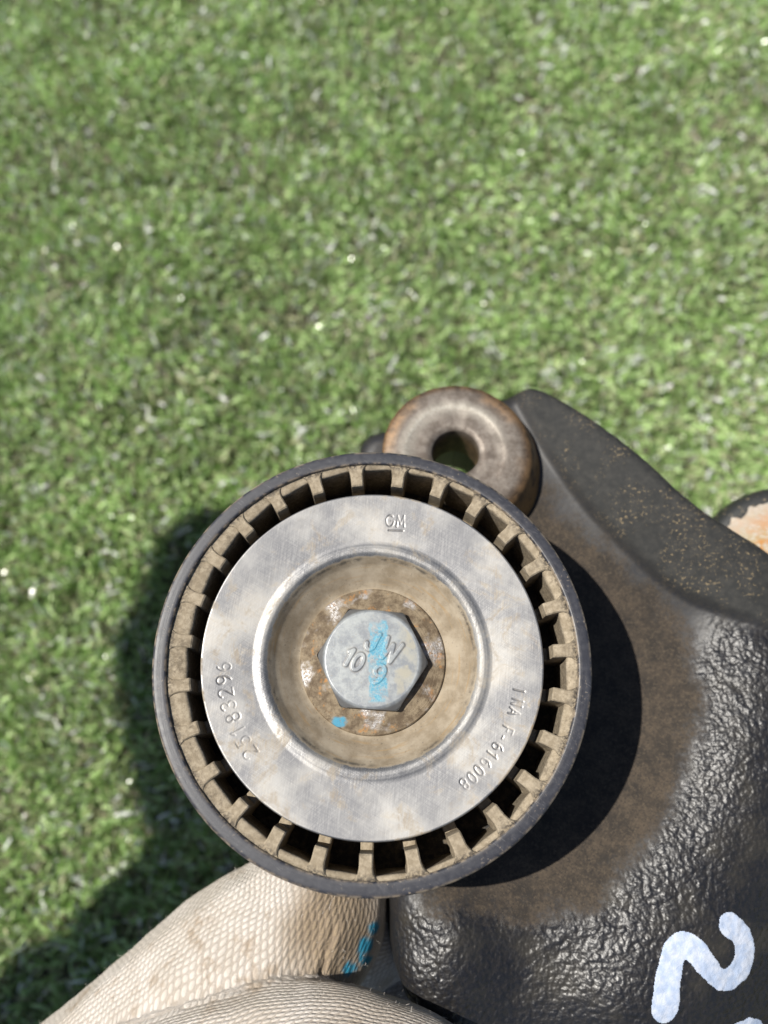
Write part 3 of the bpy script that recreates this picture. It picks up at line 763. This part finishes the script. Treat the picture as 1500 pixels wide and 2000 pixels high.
def make_glove():
    bm = bmesh.new()
    for ch in CH:
        for (a, ra), (b, rb) in zip(ch[:-1], ch[1:]):
            n = 1
            for i in range(n+1):
                t = i/n; t2 = t
                c = a+(b-a)*t; r = ra+(rb-ra)*t2
                bmesh.ops.create_icosphere(bm, subdivisions=2, radius=r*MM, matrix=Matrix.Translation(Vector(c*MM)))
    me = bpy.data.meshes.new('tmp'); bm.to_mesh(me); bm.free()
    o = bpy.data.objects.new('tmp', me); COL.objects.link(o)
    r = o.modifiers.new('r', 'REMESH'); r.mode = 'VOXEL'; r.voxel_size = .75*MM
    s = o.modifiers.new('s', 'SMOOTH'); s.factor = .6; s.iterations = 22
    dg = bpy.context.evaluated_depsgraph_get(); dg.update()
    m2 = bpy.data.meshes.new_from_object(o.evaluated_get(dg))
    bpy.data.objects.remove(o); bpy.data.meshes.remove(me)
    nv = len(m2.vertices); co = np.zeros(nv*3, np.float32); m2.vertices.foreach_get('co', co); V = co.reshape(-1, 3).astype(float)/MM
    nrm = np.zeros(nv*3, np.float32); m2.vertices.foreach_get('normal', nrm); N = nrm.reshape(-1, 3)
    F = np.zeros(len(m2.polygons)*4, np.int32); m2.polygons.foreach_get('vertices', F); F = F.reshape(-1, 4)
    bpy.data.meshes.remove(m2)
    best = np.full(nv, 1e9); U = np.zeros(nv); W = np.zeros(nv); cid = np.zeros(nv, int)
    for ci, ch in enumerate(CH):
        L = 0
        for (a, ra), (b, rb) in zip(ch[:-1], ch[1:]):
            d = b-a; ln = np.linalg.norm(d); t = np.clip(((V-a) @ d)/ln**2, 0, 1)
            c = a+t[:, None]*d; r = ra+(rb-ra)*t; rel = V-c
            dist = np.linalg.norm(rel, axis=1)-r
            k = dist < best
            dn = d/ln; e1 = np.cross(dn, [0, 0, 1.]); e1 /= np.linalg.norm(e1); e2 = np.cross(e1, dn)
            ang = np.arctan2(rel @ e1, rel @ e2)
            best[k] = dist[k]; U[k] = (L+t*ln)[k]; W[k] = (ang*14.0)[k]; cid[k] = ci
            L += ln
    # even out the thread directions where the chain bends
    E = np.concatenate([F[:, [0, 1]], F[:, [1, 2]], F[:, [2, 3]], F[:, [3, 0]]])
    E = E[(cid[E[:, 0]] == cid[E[:, 1]]) & (np.abs(W[E[:, 0]]-W[E[:, 1]]) < 20)]
    deg = np.bincount(E[:, 0], minlength=nv)+np.bincount(E[:, 1], minlength=nv)+1e-9
    for _ in range(30):
        for arr in (U, W):
            acc = np.bincount(E[:, 0], arr[E[:, 1]], nv)+np.bincount(E[:, 1], arr[E[:, 0]], nv)
            arr[:] = np.where(deg > .5, .35*arr+.65*acc/deg, arr)
    # folds and slack in the cloth
    V = V + N*(.5*(fbm(U/9+3*cid, W/14, 7, 2)-.5)+.35*(fbm(V[:, 0]/4, V[:, 1]/4, 3, 3)-.5))[:, None]
    # pulled crease on the forefinger
    cr = path_dist(V[:, :2], [unproj(655, 1805, -34), unproj(640, 1850, -34), unproj(628, 1900, -34)])
    V = V - N*(0.6*np.exp(-(cr/.4)**2)-.3*np.exp(-((cr-1.2)/.8)**2))[:, None]*(cid == 0)[:, None]
    dp = pxy = np.stack([V[:, 0], V[:, 1]], 1)
    tipc = unproj(655., 1800., -36); dirt = .95*sstep(13, 5, np.hypot(dp[:, 0]-tipc[0], (dp[:, 1]-tipc[1])*.8)+4*(fbm(dp[:, 0]/4, dp[:, 1]/4, 5, 3)-.5))*(cid == 0)
    th = unproj(760., 1975., -18); dirt = np.maximum(dirt, .35*sstep(16, 5, np.hypot(*(dp-th).T))*(cid == 1))
    blue = np.zeros(nv)
    for px, py, r in ((714, 1848, 1.9), (684, 1886, 1.5), (716, 1882, 1.2), (706, 1868, .8), (730, 1815, 1.2)):
        c = unproj(float(px), float(py), -38.); blue = np.maximum(blue, sstep(r, r*.6, np.hypot(dp[:, 0]-c[0], dp[:, 1]-c[1])+.9*(fbm(dp[:, 0]*1.2, dp[:, 1]*1.2, 8, 2)-.5))*(cid == 0))
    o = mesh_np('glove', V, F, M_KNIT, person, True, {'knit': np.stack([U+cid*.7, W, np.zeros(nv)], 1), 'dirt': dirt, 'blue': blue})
    return o, V, N, F
glove, GV, GN, GF = make_glove()

def make_fuzz():
    """loose cotton fibres standing off the knit"""
    vis = np.where((GV[:, 2] > -62))[0]
    px = rng.choice(vis, 7000)
    n = len(px); S = 4
    base = GV[px]+rng.normal(0, .3, (n, 3)); nr = GN[px]
    d = nr*rng.uniform(.15, .9, (n, 1))+rng.normal(0, .75, (n, 3)); d /= np.linalg.norm(d, axis=1)[:, None]
    L = rng.gamma(2.0, .26, n)+.2; bend = rng.normal(0, .55, (n, 3))
    P = np.zeros((n, S, 2, 3)); p = base-nr*.15
    side = np.cross(d, rng.normal(0, 1, (n, 3))); side /= np.linalg.norm(side, axis=1)[:, None]
    for s in range(S):
        wd = .018*(1-.5*s/(S-1))
        P[:, s, 0] = p-side*wd; P[:, s, 1] = p+side*wd
        p = p+d*(L/(S-1))[:, None]; d = d+bend*.6; d /= np.linalg.norm(d, axis=1)[:, None]
    b = np.arange(n)[:, None]*(2*S)
    F = np.concatenate([b+np.array([2*s, 2*s+1, 2*s+3, 2*s+2]) for s in range(S-1)])
    o = mesh_np('loose_fibre', P.reshape(-1, 3), F, M_FUZZ, glove); o['kind'] = 'stuff'
make_fuzz()

# unseen sleeved arm outside the frame, added to cast the shadow on the turf
def make_shadow_arm():
    a = wpt(-40, 2400, -51)
    def over(px, py, z):                    # a point of the arm, up the sun's direction from the turf it shades
        g = unproj(px, py, -HG+6); k = (z+HG-6)/SUN.z
        return np.array([g[0]+SUN.x*k, g[1]+SUN.y*k, z])
    path = [(a+np.array([6, 4, 0]), 22.5), (a+np.array([-25, -8, 8]), 26), (a+np.array([-70, -20, 24]), 30), (over(60, 2090, 80), 31), (over(235, 1950, 130), 31),
            (over(430, 1690, 240), 23), (over(350, 1340, 380), 27), (over(430, 1120, 500), 30)]
    rows = []; n = 48; t = np.linspace(0, TAU, n, endpoint=False)
    P = np.array([p for p, r in path]); Rr = np.array([r for p, r in path]); u = np.linspace(0, len(P)-1, 60)
    C = np.stack([np.interp(u, np.arange(len(P)), P[:, k]) for k in range(3)], 1); R = np.interp(u, np.arange(len(P)), Rr)
    for i in range(len(C)):
        d = C[min(i+1, len(C)-1)]-C[max(i-1, 0)]; d /= np.linalg.norm(d)
        e1 = np.cross(d, [0, 0, 1.]); e1 /= np.linalg.norm(e1); e2 = np.cross(e1, d)
        r = R[i]*(1+.05*np.sin(t*3+i*.5)+.05*math.sin(i*1.1))
        rows.append(C[i]+(r*np.cos(t))[:, None]*e1+(r*np.sin(t))[:, None]*e2)
    V = np.concatenate(rows); F = grid_faces(len(C), n, True)
    nv = len(V); V = np.concatenate([V, [C[-1]], [C[0]]])
    j = np.arange(n); b = (len(C)-1)*n
    cap = np.stack([b+j, b+(j+1) % n, np.full(n, nv)], 1); cap0 = np.stack([(j+1) % n, j, np.full(n, nv+1)], 1)
    mesh_np('shadow_arm', V, [F, cap, cap0], M_SHADOW_ARM, person)
make_shadow_arm()
